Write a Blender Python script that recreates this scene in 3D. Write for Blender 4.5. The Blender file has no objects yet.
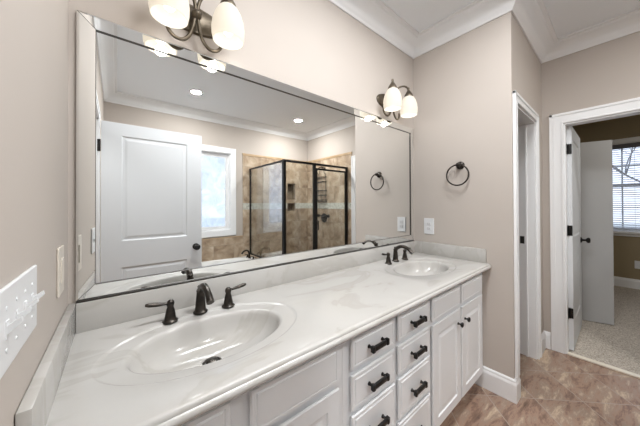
import bpy, bmesh, math, random
from mathutils import Vector, Matrix
random.seed(7)
PI = math.pi
scn = bpy.context.scene
COL = scn.collection

# ------------------------------------------------------------------ camera
cam_d = bpy.data.cameras.new('camera'); cam = bpy.data.objects.new('camera', cam_d); COL.objects.link(cam)
cam_d.sensor_width = 36; cam_d.lens = 247.45/640*36; cam_d.shift_y = -(213-201.76)/640; cam_d.clip_start = 0.01
_y, _t, _r = math.radians(50.574), math.radians(.3922), math.radians(.2144)
R0 = Vector((math.sin(_y), -math.cos(_y), 0)); F0 = Vector((math.cos(_y), math.sin(_y), 0)); U0 = Vector((0, 0, 1))
FW = F0*math.cos(_t)+U0*math.sin(_t); U1 = -F0*math.sin(_t)+U0*math.cos(_t)
RT = R0*math.cos(_r)-U1*math.sin(_r); UP = R0*math.sin(_r)+U1*math.cos(_r)
M = Matrix((RT, UP, -FW)).transposed().to_4x4(); M.translation = Vector((.1264, -1.1816, 1.3346))
cam.matrix_world = M
scn.camera = cam

# ------------------------------------------------------------------ world, exposure
scn.view_settings.view_transform = 'Standard'; scn.view_settings.look = 'None'
scn.view_settings.gamma = 1; scn.view_settings.use_curve_mapping = False
scn.view_settings.exposure = 0.6
scn.cycles.use_denoising = True
scn.cycles.max_bounces = 14; scn.cycles.diffuse_bounces = 8; scn.cycles.glossy_bounces = 6
scn.cycles.transparent_max_bounces = 16; scn.cycles.transmission_bounces = 8
scn.cycles.sample_clamp_indirect = 6; scn.cycles.caustics_reflective = False; scn.cycles.caustics_refractive = False
w = bpy.data.worlds.new('sky'); scn.world = w; w.use_nodes = True
nt = w.node_tree; nt.nodes.clear()
wo = nt.nodes.new('ShaderNodeOutputWorld'); bg = nt.nodes.new('ShaderNodeBackground')
tc = nt.nodes.new('ShaderNodeTexCoord'); sx = nt.nodes.new('ShaderNodeSeparateXYZ'); rp = nt.nodes.new('ShaderNodeValToRGB')
nt.links.new(tc.outputs['Generated'], sx.inputs[0]); nt.links.new(sx.outputs['Z'], rp.inputs[0])
rp.color_ramp.elements[0].position = 0.0; rp.color_ramp.elements[0].color = (.74, .82, .97, 1)
rp.color_ramp.elements[1].position = 0.5; rp.color_ramp.elements[1].color = (.55, .69, .97, 1)
nt.links.new(rp.outputs[0], bg.inputs['Color']); bg.inputs['Strength'].default_value = 1.2
nt.links.new(bg.outputs[0], wo.inputs[0])

def area(name, loc, rot, sx_, sy_, power, col=(1, 1, 1), spread=PI):
    d = bpy.data.lights.new(name, 'AREA'); d.shape = 'RECTANGLE'; d.size = sx_; d.size_y = sy_
    d.energy = power; d.color = col; d.spread = spread
    o = bpy.data.objects.new(name, d); COL.objects.link(o); o.location = loc; o.rotation_euler = rot
    return o
# portals guide the sky's light through the two windows; added unseen fill lights in the bath, the bedroom and the hall
for n_, l_, r_, a_, b_ in (('bath_window_portal', (1.155, -3.09, 1.53), (PI/2, 0, 0), .86, 1.26), ('bedroom_window_portal', (6.43, -1.43, 1.57), (0, PI/2, 0), 1.38, .98)):
    area(n_, l_, r_, a_, b_, 1).data.cycles.is_portal = True
area('bedroom_fill', (4.1, -2.0, 2.74), (0, 0, 0), .6, .6, 12, (1, .97, .93))  # added fill to lift the dark bedroom, no fixture modelled
area('bath_fill', (1.05, -.88, 2.745), (0, 0, 0), 1.2, .26, 27, (.97, .985, 1))  # added soft fill, placed where the mirror does not show it
area('hall_fill', (-.75, -1.2, 2.72), (0, 0, 0), .5, 1.4, 22, (1, 1, 1))  # added fill entering by the doorway behind the camera

# ------------------------------------------------------------------ materials
def mat(name, base=(.8, .8, .8), rough=.5, metal=0., spec=.5, coat=0., emit=None, es=0.):
    m = bpy.data.materials.new(name); m.use_nodes = True
    b = m.node_tree.nodes['Principled BSDF']
    b.inputs['Base Color'].default_value = (*base, 1); b.inputs['Roughness'].default_value = rough
    b.inputs['Metallic'].default_value = metal; b.inputs['Specular IOR Level'].default_value = spec
    b.inputs['Coat Weight'].default_value = coat; b.inputs['Coat Roughness'].default_value = .05
    if emit: b.inputs['Emission Color'].default_value = (*emit, 1); b.inputs['Emission Strength'].default_value = es
    return m
def N(m, t): return m.node_tree.nodes.new(t)
def Lk(m, a, b): m.node_tree.links.new(a, b)
def bsdf(m): return m.node_tree.nodes['Principled BSDF']
def noise_col(m, scale, c1, c2, detail=4, stretch=(1, 1, 1), p0=.35, p1=.65, dist=0.):
    g = N(m, 'ShaderNodeNewGeometry'); mp = N(m, 'ShaderNodeMapping'); n = N(m, 'ShaderNodeTexNoise'); r = N(m, 'ShaderNodeValToRGB')
    mp.inputs['Scale'].default_value = stretch
    Lk(m, g.outputs['Position'], mp.inputs[0]); Lk(m, mp.outputs[0], n.inputs['Vector'])
    n.inputs['Scale'].default_value = scale; n.inputs['Detail'].default_value = detail; n.inputs['Distortion'].default_value = dist
    r.color_ramp.elements[0].position = p0; r.color_ramp.elements[0].color = (*c1, 1)
    r.color_ramp.elements[1].position = p1; r.color_ramp.elements[1].color = (*c2, 1)
    Lk(m, n.outputs['Fac'], r.inputs[0]); Lk(m, r.outputs[0], bsdf(m).inputs['Base Color'])
    return n, r, mp
def bump(m, scale, strength, dist=.002, detail=3):
    g = N(m, 'ShaderNodeNewGeometry'); n = N(m, 'ShaderNodeTexNoise'); b = N(m, 'ShaderNodeBump')
    Lk(m, g.outputs['Position'], n.inputs['Vector']); n.inputs['Scale'].default_value = scale; n.inputs['Detail'].default_value = detail
    Lk(m, n.outputs['Fac'], b.inputs['Height']); b.inputs['Strength'].default_value = strength; b.inputs['Distance'].default_value = dist
    Lk(m, b.outputs[0], bsdf(m).inputs['Normal'])

m_wall = mat('beige_paint', rough=.75, spec=.25); noise_col(m_wall, 2.0, (.480, .434, .394), (.495, .449, .409), 2); bump(m_wall, 220, .12, .001)
m_bedwall = mat('olive_tan_paint', rough=.8, spec=.2); noise_col(m_bedwall, 2.0, (.30, .245, .155), (.32, .262, .17), 2)
m_ceil = mat('ceiling_paint', (.82, .85, .88), .85, spec=.2)
m_trim = mat('white_trim_paint', (.80, .81, .82), .4)
m_door = mat('white_door_paint', (.64, .66, .68), .4)
m_flatdoor = mat('pale_grey_door_paint', (.55, .56, .57), .5)
m_cab = mat('cabinet_paint', (.74, .755, .77), .38); 
m_hollow = mat('dark_gap', (.06, .06, .06), .8)
m_plate = mat('white_plastic', (.70, .71, .72), .3)
m_ivory = mat('ivory_plastic', (.62, .57, .50), .35)
m_slot = mat('plate_slot', (.25, .25, .25), .5)
m_bronze = mat('oil_rubbed_bronze', rough=.3, metal=.75); noise_col(m_bronze, 40, (.028, .025, .022), (.058, .049, .041), 3)
m_nickel = mat('aged_bronze_sconce', rough=.45, metal=.85); noise_col(m_nickel, 30, (.095, .078, .057), (.15, .125, .095), 3)
m_black = mat('black_metal', (.018, .017, .017), .35, .5)
m_chrome = mat('chrome', (.8, .8, .8), .08, 1)
m_mirror = mat('mirror_silver', (.94, .955, .95), 0.0, 1)
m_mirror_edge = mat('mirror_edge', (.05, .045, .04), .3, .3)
m_sill = mat('marble_threshold', (.72, .66, .56), .3)

# cultured marble
m_marble = mat('cultured_marble', rough=.17, coat=.1, spec=.38)
n, r, mp = noise_col(m_marble, 2.4, (.45, .438, .416), (.49, .48, .46), 8, (1, 2.0, 1), .38, .60, 1.4)
e = r.color_ramp.elements.new(.47); e.color = (.478, .466, .446, 1)
e = r.color_ramp.elements.new(.435); e.color = (.435, .42, .393, 1)

# diagonal slate tiles
m_tile = mat('slate_tile', rough=.38, spec=.4)
g = N(m_tile, 'ShaderNodeNewGeometry'); mp = N(m_tile, 'ShaderNodeMapping'); mp.vector_type = 'POINT'
mp.inputs['Rotation'].default_value = (0, 0, PI/4)
# rotation by +45deg: u=(x-y)/sqrt2, v=(x+y)/sqrt2
TS = .3035
mp.inputs['Location'].default_value = (-1.905+TS*20, -1.083+TS*20, 0)
bt = N(m_tile, 'ShaderNodeTexBrick'); bt.offset = 0; bt.squash = 1
bt.inputs['Scale'].default_value = 1; bt.inputs['Brick Width'].default_value = TS; bt.inputs['Row Height'].default_value = TS
bt.inputs['Mortar Size'].default_value = .0028; bt.inputs['Mortar Smooth'].default_value = .2
bt.inputs['Color1'].default_value = (0, 0, 0, 1); bt.inputs['Color2'].default_value = (1, 1, 1, 1); bt.inputs['Mortar'].default_value = (.5, .5, .5, 1)
Lk(m_tile, g.outputs['Position'], mp.inputs[0]); Lk(m_tile, mp.outputs[0], bt.inputs['Vector'])
# per-tile shift of the stone pattern
vm = N(m_tile, 'ShaderNodeVectorMath'); vm.operation = 'SCALE'; vm.inputs['Scale'].default_value = 9.
va = N(m_tile, 'ShaderNodeVectorMath'); va.operation = 'ADD'
Lk(m_tile, bt.outputs['Color'], vm.inputs[0]); Lk(m_tile, vm.outputs[0], va.inputs[0]); Lk(m_tile, g.outputs['Position'], va.inputs[1])
st = N(m_tile, 'ShaderNodeMapping'); st.inputs['Scale'].default_value = (.8, 3.0, 1); st.inputs['Rotation'].default_value = (0, 0, .5)
Lk(m_tile, va.outputs[0], st.inputs[0])
n1 = N(m_tile, 'ShaderNodeTexNoise'); n1.inputs['Scale'].default_value = 4.2; n1.inputs['Detail'].default_value = 9; n1.inputs['Roughness'].default_value = .74; n1.inputs['Distortion'].default_value = .35
Lk(m_tile, st.outputs[0], n1.inputs['Vector'])
cr = N(m_tile, 'ShaderNodeValToRGB'); ce = cr.color_ramp.elements
ce[0].position = .34; ce[0].color = (.13, .083, .063, 1); ce[1].position = .66; ce[1].color = (.56, .44, .32, 1)
for p_, c_ in ((.43, (.23, .145, .107)), (.49, (.34, .225, .165)), (.53, (.29, .215, .168)), (.59, (.44, .33, .24))):
    e = ce.new(p_); e.color = (*c_, 1)
Lk(m_tile, n1.outputs['Fac'], cr.inputs[0])
mx = N(m_tile, 'ShaderNodeMix'); mx.data_type = 'RGBA'; mx.inputs[7].default_value = (.37, .315, .27, 1)
Lk(m_tile, bt.outputs['Fac'], mx.inputs[0]); Lk(m_tile, cr.outputs[0], mx.inputs[6]); Lk(m_tile, mx.outputs[2], bsdf(m_tile).inputs['Base Color'])
bp = N(m_tile, 'ShaderNodeBump'); bp.inputs['Strength'].default_value = .35; bp.inputs['Distance'].default_value = .003
Lk(m_tile, n1.outputs['Fac'], bp.inputs['Height']); Lk(m_tile, bp.outputs[0], bsdf(m_tile).inputs['Normal'])

# carpet
m_carpet = mat('carpet', rough=1, spec=.05)
noise_col(m_carpet, 120, (.26, .225, .19), (.66, .60, .53), 3, p0=.3, p1=.66); bump(m_carpet, 120, .8, .01)

# travertine wall tile (brick of squares); axis picks the horizontal direction
def travertine(name, ax, c=((.24, .165, .108), (.40, .305, .215), (.56, .46, .35)), size=.33):
    m = mat(name, rough=.35)
    g = N(m, 'ShaderNodeNewGeometry'); s = N(m, 'ShaderNodeSeparateXYZ'); cb = N(m, 'ShaderNodeCombineXYZ')
    Lk(m, g.outputs['Position'], s.inputs[0]); Lk(m, s.outputs[ax], cb.inputs[0]); Lk(m, s.outputs['Z'], cb.inputs[1])
    b = N(m, 'ShaderNodeTexBrick'); b.offset = .5
    b.inputs['Scale'].default_value = 1; b.inputs['Brick Width'].default_value = size; b.inputs['Row Height'].default_value = size
    b.inputs['Mortar Size'].default_value = .0025
    b.inputs['Color1'].default_value = (0, 0, 0, 1); b.inputs['Color2'].default_value = (1, 1, 1, 1)
    Lk(m, cb.outputs[0], b.inputs['Vector'])
    v = N(m, 'ShaderNodeVectorMath'); v.operation = 'SCALE'; v.inputs['Scale'].default_value = 5.
    a = N(m, 'ShaderNodeVectorMath'); a.operation = 'ADD'
    Lk(m, b.outputs['Color'], v.inputs[0]); Lk(m, v.outputs[0], a.inputs[0]); Lk(m, g.outputs['Position'], a.inputs[1])
    n = N(m, 'ShaderNodeTexNoise'); n.inputs['Scale'].default_value = 6; n.inputs['Detail'].default_value = 8; n.inputs['Distortion'].default_value = .5
    Lk(m, a.outputs[0], n.inputs['Vector'])
    r = N(m, 'ShaderNodeValToRGB'); el = r.color_ramp.elements
    el[0].position = .33; el[0].color = (*c[0], 1); el[1].position = .68; el[1].color = (*c[2], 1); q = el.new(.5); q.color = (*c[1], 1)
    Lk(m, n.outputs['Fac'], r.inputs[0])
    x = N(m, 'ShaderNodeMix'); x.data_type = 'RGBA'; x.inputs[7].default_value = (.34, .29, .23, 1)
    Lk(m, b.outputs['Fac'], x.inputs[0]); Lk(m, r.outputs[0], x.inputs[6]); Lk(m, x.outputs[2], bsdf(m).inputs['Base Color'])
    return m
m_trav_x = travertine('travertine_back', 'X'); m_trav_y = travertine('travertine_side', 'Y')
m_border = mat('tile_border', rough=.4); noise_col(m_border, 8, (.36, .25, .14), (.48, .35, .22), 5)
m_niche = mat('niche_stone', rough=.5); noise_col(m_niche, 8, (.16, .12, .085), (.26, .2, .14), 5)
m_mosaic = mat('glass_mosaic', rough=.2)
g = N(m_mosaic, 'ShaderNodeNewGeometry'); vo = N(m_mosaic, 'ShaderNodeTexVoronoi'); vo.inputs['Scale'].default_value = 45
r = N(m_mosaic, 'ShaderNodeValToRGB'); r.color_ramp.elements[0].color = (.42, .42, .37, 1); r.color_ramp.elements[1].color = (.66, .66, .60, 1)
s = N(m_mosaic, 'ShaderNodeSeparateXYZ')
Lk(m_mosaic, g.outputs['Position'], vo.inputs['Vector']); Lk(m_mosaic, vo.outputs['Color'], s.inputs[0]); Lk(m_mosaic, s.outputs['X'], r.inputs[0]); Lk(m_mosaic, r.outputs[0], bsdf(m_mosaic).inputs['Base Color'])

def glass_mat(name, ior, tint=(1, 1, 1), rough=0.0):
    m = bpy.data.materials.new(name); m.use_nodes = True; t = m.node_tree; t.nodes.clear()
    o = t.nodes.new('ShaderNodeOutputMaterial'); mx = t.nodes.new('ShaderNodeMixShader'); tr = t.nodes.new('ShaderNodeBsdfTransparent')
    gl = t.nodes.new('ShaderNodeBsdfGlossy'); fr = t.nodes.new('ShaderNodeFresnel')
    fr.inputs['IOR'].default_value = ior; tr.inputs[0].default_value = (*tint, 1); gl.inputs['Roughness'].default_value = rough
    geo = t.nodes.new('ShaderNodeNewGeometry'); inv = t.nodes.new('ShaderNodeMath'); inv.operation = 'MULTIPLY_ADD'
    # keep the same reflectance on the inner side of the pane
    inv.inputs[1].default_value = (1/ior-ior); inv.inputs[2].default_value = ior
    t.links.new(geo.outputs['Backfacing'], inv.inputs[0]); t.links.new(inv.outputs[0], fr.inputs['IOR'])
    t.links.new(fr.outputs[0], mx.inputs[0]); t.links.new(tr.outputs[0], mx.inputs[1]); t.links.new(gl.outputs[0], mx.inputs[2])
    t.links.new(mx.outputs[0], o.inputs[0])
    return m
m_glass = glass_mat('window_glass', 1.45)
m_sideglass = glass_mat('shower_side_glass', 3.0, (.96, .98, .98))
m_shglass = glass_mat('shower_glass', 1.6, (.97, .985, .98))

# frosted lamp shade: lets the bulb's light through
m_frost = bpy.data.materials.new('frosted_pane'); m_frost.use_nodes = True; t = m_frost.node_tree; t.nodes.clear()
o = t.nodes.new('ShaderNodeOutputMaterial'); mx = t.nodes.new('ShaderNodeMixShader'); tr = t.nodes.new('ShaderNodeBsdfTransparent'); tl = t.nodes.new('ShaderNodeBsdfTranslucent')
g = t.nodes.new('ShaderNodeNewGeometry'); n = t.nodes.new('ShaderNodeTexNoise'); n.inputs['Scale'].default_value = 5; n.inputs['Detail'].default_value = 9; n.inputs['Distortion'].default_value = 1
r = t.nodes.new('ShaderNodeValToRGB'); r.color_ramp.elements[0].position = .4; r.color_ramp.elements[0].color = (.25, .25, .25, 1); r.color_ramp.elements[1].position = .65; r.color_ramp.elements[1].color = (.75, .75, .75, 1)
tl.inputs[0].default_value = (1, 1, 1, 1); tr.inputs[0].default_value = (1, 1, 1, 1)
t.links.new(g.outputs['Position'], n.inputs['Vector']); t.links.new(n.outputs['Fac'], r.inputs[0]); t.links.new(r.outputs[0], mx.inputs[0])
t.links.new(tr.outputs[0], mx.inputs[1]); t.links.new(tl.outputs[0], mx.inputs[2]); t.links.new(mx.outputs[0], o.inputs[0])
m_shade = bpy.data.materials.new('frosted_shade'); m_shade.use_nodes = True; t = m_shade.node_tree; t.nodes.clear()
o = t.nodes.new('ShaderNodeOutputMaterial'); a1 = t.nodes.new('ShaderNodeAddShader'); mx = t.nodes.new('ShaderNodeMixShader')
tl = t.nodes.new('ShaderNodeBsdfTranslucent'); df = t.nodes.new('ShaderNodeBsdfDiffuse'); em = t.nodes.new('ShaderNodeEmission')
tl.inputs[0].default_value = (.42, .39, .345, 1); df.inputs[0].default_value = (.62, .59, .54, 1)
em.inputs[0].default_value = (1, .93, .80, 1); em.inputs[1].default_value = .27
mx.inputs[0].default_value = .45
t.links.new(tl.outputs[0], mx.inputs[1]); t.links.new(df.outputs[0], mx.inputs[2]); t.links.new(mx.outputs[0], a1.inputs[0]); t.links.new(em.outputs[0], a1.inputs[1]); t.links.new(a1.outputs[0], o.inputs[0])
m_bulb = mat('bulb_glow', (1, 1, 1), emit=(1, .93, .80), es=1.1)
m_can = mat('downlight_glow', (1, 1, 1), emit=(1, .99, .97), es=12)

# ------------------------------------------------------------------ mesh helpers
ORI = {}
class MB:
    def __init__(s): s.bm = bmesh.new()
    def box(s, x0, x1, y0, y1, z0, z1, bev=0, seg=2):
        x0, x1 = sorted((x0, x1)); y0, y1 = sorted((y0, y1)); z0, z1 = sorted((z0, z1))
        v = [s.bm.verts.new(p) for p in ((x0,y0,z0),(x1,y0,z0),(x1,y1,z0),(x0,y1,z0),(x0,y0,z1),(x1,y0,z1),(x1,y1,z1),(x0,y1,z1))]
        f = [s.bm.faces.new([v[i] for i in q]) for q in ((0,3,2,1),(4,5,6,7),(0,1,5,4),(1,2,6,5),(2,3,7,6),(3,0,4,7))]
        if bev:
            ed = list({e for ff in f for e in ff.edges})
            bmesh.ops.bevel(s.bm, geom=ed, offset=bev, segments=seg, affect='EDGES', profile=.5)
        return s
    def lathe(s, prof, c, ax=(0, 0, 1), n=32, sx=1., sy=1.):
        ax = Vector(ax).normalized(); c = Vector(c)
        u = ax.orthogonal().normalized() if abs(ax.z) < .999 else Vector((1, 0, 0)); v = ax.cross(u).normalized()
        if abs(ax.y) > .999: u = Vector((1, 0, 0)); v = Vector((0, 0, 1))
        rings = []
        for (r, z) in prof:
            if r < 1e-6: rings.append([s.bm.verts.new(c+ax*z)])
            else: rings.append([s.bm.verts.new(c+ax*z+u*(r*sx*math.cos(2*PI*i/n))+v*(r*sy*math.sin(2*PI*i/n))) for i in range(n)])
        for A, B in zip(rings, rings[1:]):
            if len(A) == 1 and len(B) == 1: continue
            for i in range(n):
                j = (i+1) % n
                if len(A) == 1: s.bm.faces.new((A[0], B[i], B[j]))
                elif len(B) == 1: s.bm.faces.new((A[i], A[j], B[0]))
                else: s.bm.faces.new((A[i], A[j], B[j], B[i]))
        return s
    def tube(s, pts, r, n=12, smooth=0, closed=False, cap=True, flat=1.):
        pts = [Vector(p) for p in pts]
        rr = r if isinstance(r, (list, tuple)) else [r]*len(pts)
        if smooth:
            np_, nr = [], []
            K = len(pts); rng = range(K if closed else K-1)
            for i in rng:
                if closed: p0, p1, p2, p3 = pts[(i-1)%K], pts[i], pts[(i+1)%K], pts[(i+2)%K]
                else: p0, p1, p2, p3 = pts[max(i-1,0)], pts[i], pts[i+1], pts[min(i+2,K-1)]
                for k in range(smooth):
                    t_ = k/smooth
                    np_.append(.5*((2*p1)+(-p0+p2)*t_+(2*p0-5*p1+4*p2-p3)*t_**2+(-p0+3*p1-3*p2+p3)*t_**3))
                    nr.append(rr[i]*(1-t_)+rr[(i+1)%K]*t_)
            if not closed: np_.append(pts[-1]); nr.append(rr[-1])
            pts, rr = np_, nr
        K = len(pts); rings = []; up = None
        for i in range(K):
            a = pts[(i-1)%K] if (closed or i > 0) else pts[i]; b = pts[(i+1)%K] if (closed or i < K-1) else pts[i]
            d = (b-a).normalized()
            if up is None: up = d.orthogonal().normalized()
            up = (up-d*up.dot(d)).normalized(); v = d.cross(up)
            rings.append([s.bm.verts.new(pts[i]+up*(rr[i]*math.cos(2*PI*k/n))+v*(rr[i]*flat*math.sin(2*PI*k/n))) for k in range(n)])
        for i in range(K if closed else K-1):
            A, B = rings[i], rings[(i+1)%K]
            for k in range(n):
                s.bm.faces.new((A[k], A[(k+1)%n], B[(k+1)%n], B[k]))
        if cap and not closed:
            s.bm.faces.new(list(reversed(rings[0]))); s.bm.faces.new(rings[-1])
        return s
    def sweep(s, prof, path, closed=False):
        """prof: (inward offset, z) loop; path: plan points walked so that inward is on the right"""
        P = [Vector((p[0], p[1])) for p in path]; K = len(P); rings = []
        def nrm(a, b): d = (b-a).normalized(); return Vector((d.y, -d.x))
        for i in range(K):
            n1 = nrm(P[i-1], P[i]) if (closed or i > 0) else None
            n2 = nrm(P[i], P[(i+1)%K]) if (closed or i < K-1) else None
            if n1 is None: m_ = n2
            elif n2 is None: m_ = n1
            else: m_ = (n1+n2)/(1+n1.dot(n2))
            rings.append([s.bm.verts.new((P[i].x+m_.x*o_, P[i].y+m_.y*o_, z_)) for o_, z_ in prof])
        L = len(prof)
        for i in range(K if closed else K-1):
            A, B = rings[i], rings[(i+1)%K]
            for k in range(L): s.bm.faces.new((A[k], B[k], B[(k+1)%L], A[(k+1)%L]))
        if not closed: s.bm.faces.new(rings[0]); s.bm.faces.new(list(reversed(rings[-1])))
        return s
    def prism(s, poly, v, o=(0, 0, 0)):
        """closed polygon of 3D points extruded along v"""
        A = [s.bm.verts.new(Vector(p)+Vector(o)) for p in poly]; B = [s.bm.verts.new(Vector(p)+Vector(o)+Vector(v)) for p in poly]
        n = len(A); s.bm.faces.new(A); s.bm.faces.new(list(reversed(B)))
        for i in range(n): s.bm.faces.new((A[i], B[i], B[(i+1)%n], A[(i+1)%n]))
        return s
    def wall(s, ax, t0, t1, u0, u1, z0, z1, holes=()):
        """slab across axis ax between t0,t1, spanning u,z with rectangular holes (ua,ub,za,zb)"""
        us = sorted({u0, u1, *[h for H in holes for h in H[:2]]}); zs = sorted({z0, z1, *[h for H in holes for h in H[2:]]})
        for a, b in zip(us, us[1:]):
            for c, d in zip(zs, zs[1:]):
                mu, mz = (a+b)/2, (c+d)/2
                if any(H[0] < mu < H[1] and H[2] < mz < H[3] for H in holes): continue
                if ax == 'x': s.box(t0, t1, a, b, c, d)
                else: s.box(a, b, t0, t1, c, d)
        bmesh.ops.remove_doubles(s.bm, verts=s.bm.verts, dist=1e-5)
        # drop the hidden faces shared by two cells
        seen = {}
        for f in list(s.bm.faces):
            k = tuple(sorted(v.index if v.index >= 0 else id(v) for v in f.verts)) if False else frozenset(f.verts)
            seen.setdefault(k, []).append(f)
        dead = [f for L in seen.values() if len(L) > 1 for f in L]
        bmesh.ops.delete(s.bm, geom=dead, context='FACES')
        return s
    def panel_slab(s, P0, ux, nn, W, H, T, xs, zs, panels, prof, edge=(0, 0), under=0):
        """slab standing at P0, width along ux, thickness behind the front face; front face looks along nn.
        panels: list of (i,j) cells of the xs/zs grid; prof: (inset, depth) rings of each panel"""
        ux = Vector(ux); nn = Vector(nn); uz = Vector((0, 0, 1)); P0 = Vector(P0)
        def pt(x, z, d=0): return P0+ux*x+uz*z+nn*d
        cache = {}
        def V(x, z, d=0):
            k = (round(x, 5), round(z, 5), round(d, 5))
            if k not in cache: cache[k] = s.bm.verts.new(pt(x, z, d))
            return cache[k]
        X = [0]+list(xs)+[W]; Z = [0]+list(zs)+[H]
        eb, ed = edge
        XX = [eb]+list(xs)+[W-eb]; ZZ = [eb]+list(zs)+[H-eb]
        for i in range(len(XX)-1):
            for j in range(len(ZZ)-1):
                c = (XX[i], XX[i+1], ZZ[j], ZZ[j+1])
                if (i, j) not in panels:
                    s.bm.faces.new((V(c[0], c[2]), V(c[1], c[2]), V(c[1], c[3]), V(c[0], c[3])))
                else:
                    prev = (c, 0)
                    for ins, dep in prof:
                        q = (c[0]+ins, c[1]-ins, c[2]+ins, c[3]-ins)
                        a, da = prev
                        ca = [(a[0], a[2]), (a[1], a[2]), (a[1], a[3]), (a[0], a[3])]; cq = [(q[0], q[2]), (q[1], q[2]), (q[1], q[3]), (q[0], q[3])]
                        for k in range(4):
                            l = (k+1) % 4
                            s.bm.faces.new((V(*ca[k], da), V(*ca[l], da), V(*cq[l], dep), V(*cq[k], dep)))
                        prev = (q, dep)
                    a, da = prev
                    s.bm.faces.new((V(a[0], a[2], da), V(a[1], a[2], da), V(a[1], a[3], da), V(a[0], a[3], da)))
        # edge bevel strips, sides and back
        O = [(0, 0), (W, 0), (W, H), (0, H)]; I = [(eb, eb), (W-eb, eb), (W-eb, H-eb), (eb, H-eb)]
        if eb:
            for k in range(4):
                l = (k+1) % 4
                s.bm.faces.new((V(*O[k], -ed), V(*O[l], -ed), V(*I[l]), V(*I[k])))
        for k in range(4):
            l = (k+1) % 4
            if under:
                Q = [(under, under), (W-under, under), (W-under, H-under), (under, H-under)]
                s.bm.faces.new((V(*O[k], -T*.45), V(*O[l], -T*.45), V(*O[l], -ed), V(*O[k], -ed)))
                s.bm.faces.new((V(*Q[k], -T), V(*Q[l], -T), V(*O[l], -T*.45), V(*O[k], -T*.45)))
            else: s.bm.faces.new((V(*O[k], -T), V(*O[l], -T), V(*O[l], -ed), V(*O[k], -ed)))
        s.bm.faces.new([V(*p, -T) for p in reversed(Q if under else O)])
        return s

def obj(name, mb, material, parent=None, smooth=0, ori=None, label=None, recalc=True):
    bm = mb.bm if isinstance(mb, MB) else mb
    bmesh.ops.remove_doubles(bm, verts=bm.verts, dist=1e-6)
    if recalc: bmesh.ops.recalc_face_normals(bm, faces=bm.faces)
    if parent is not None: ori = ORI[parent.name]
    if ori is not None: bmesh.ops.translate(bm, vec=-Vector(ori), verts=bm.verts)
    me = bpy.data.meshes.new(name); bm.to_mesh(me); bm.free()
    for m_ in (material if isinstance(material, (list, tuple)) else [material]): me.materials.append(m_)
    if smooth:
        me.shade_smooth(); me.set_sharp_from_angle(angle=math.radians(smooth))
    o = bpy.data.objects.new(name, me); COL.objects.link(o)
    if parent is not None: o.parent = parent; ORI[o.name] = ORI[parent.name]
    elif ori is not None: o.location = ori; ORI[o.name] = Vector(ori)
    else: ORI[o.name] = Vector((0, 0, 0))
    if label: o['label'] = label
    return o
def thing(name, label, cat, loc=(0, 0, 0), group=None):
    o = bpy.data.objects.new(name, None); COL.objects.link(o); o.location = loc; o.empty_display_size = .05
    o['label'] = label; o['category'] = cat
    if group: o['group'] = group
    ORI[o.name] = Vector(loc)
    return o
def tag(o, label, cat, group=None):
    o['label'] = label; o['category'] = cat
    if group: o['group'] = group
    return o
def struct(name, mb, m, label=None, cat=None, smooth=0, **k):
    o = obj(name, mb, m, smooth=smooth, **k); o['kind'] = 'structure'
    if label: o['label'] = label
    if cat: o['category'] = cat
    return o
def dup(root, loc, label):
    r_ = root.copy(); COL.objects.link(r_); r_.location = loc; r_['label'] = label
    for ch in list(root.children):
        c_ = ch.copy(); COL.objects.link(c_); c_.parent = r_
        for g_ in list(ch.children):
            d_ = g_.copy(); COL.objects.link(d_); d_.parent = c_
    return r_

# ------------------------------------------------------------------ room shell
L = 2.191; E = .717; RX = 3.19; BY = -2.96; H = 2.75; DT = 2.036
struct('floor', MB().box(-1.5, RX+.02, -3.1, 1.0, -.1, 0), m_tile, 'brown mottled slate tiles laid on the diagonal', 'floor')
struct('floor_bedroom', MB().box(RX+.02, 6.5, -3.9, .1, -.1, .004), m_carpet, 'speckled beige bedroom carpet beyond the doorway', 'carpet')
struct('ceiling', MB().box(-1.5, 6.5, -3.9, 1.0, H, H+.1), m_ceil, 'smooth pale grey ceiling', 'ceiling')
struct('wall_left', MB().wall('x', -.12, 0, -3.08, .12, 0, H, [(-1.602, -.80, 0, 2.05)]), m_wall, 'beige wall with the light switches', 'wall')
struct('wall_front', MB().wall('y', 0, .12, 0, L, 0, H), m_wall, 'beige wall behind the mirror', 'wall')
struct('wall_end', MB().wall('x', L, L+.087, -E, 1.0, 0, H), m_wall, 'beige end wall with the towel ring', 'wall')
struct('wall_return', MB().wall('y', -E, -E+.115, L+.087, RX, 0, H, [(L+.087, 2.905, 0, DT)]), m_wall, 'short beige wall around the narrow doorway', 'wall')
struct('wall_right', MB().wall('x', RX, RX+.095, -3.08, 1.0, 0, H, [(-1.62, -.862, 0, DT)]), m_wall, 'beige wall with the bedroom doorway', 'wall')
WX0, WX1, WZ0, WZ1 = .72, 1.59, .90, 2.165
NI = [(2.70, 2.86, 1.43, 1.72), (2.70, 2.86, 1.205, 1.336)]
struct('wall_back', MB().wall('y', BY-.12, BY, 0, RX, 0, H, [(WX0, WX1, WZ0, WZ1)]+[n_ for n_ in NI]), m_wall, 'beige wall with the bath window', 'wall')
struct('wall_closet', MB().box(L+.087, RX, .9, 1.0, 0, H), m_wall)
# hall behind the camera
struct('wall_hall', MB().box(-1.5, -1.4, -3.1, .2, 0, H).box(-1.4, -.12, .12, .2, 0, H).box(-1.4, -.12, -3.1, -3.0, 0, H), m_wall)
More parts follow.
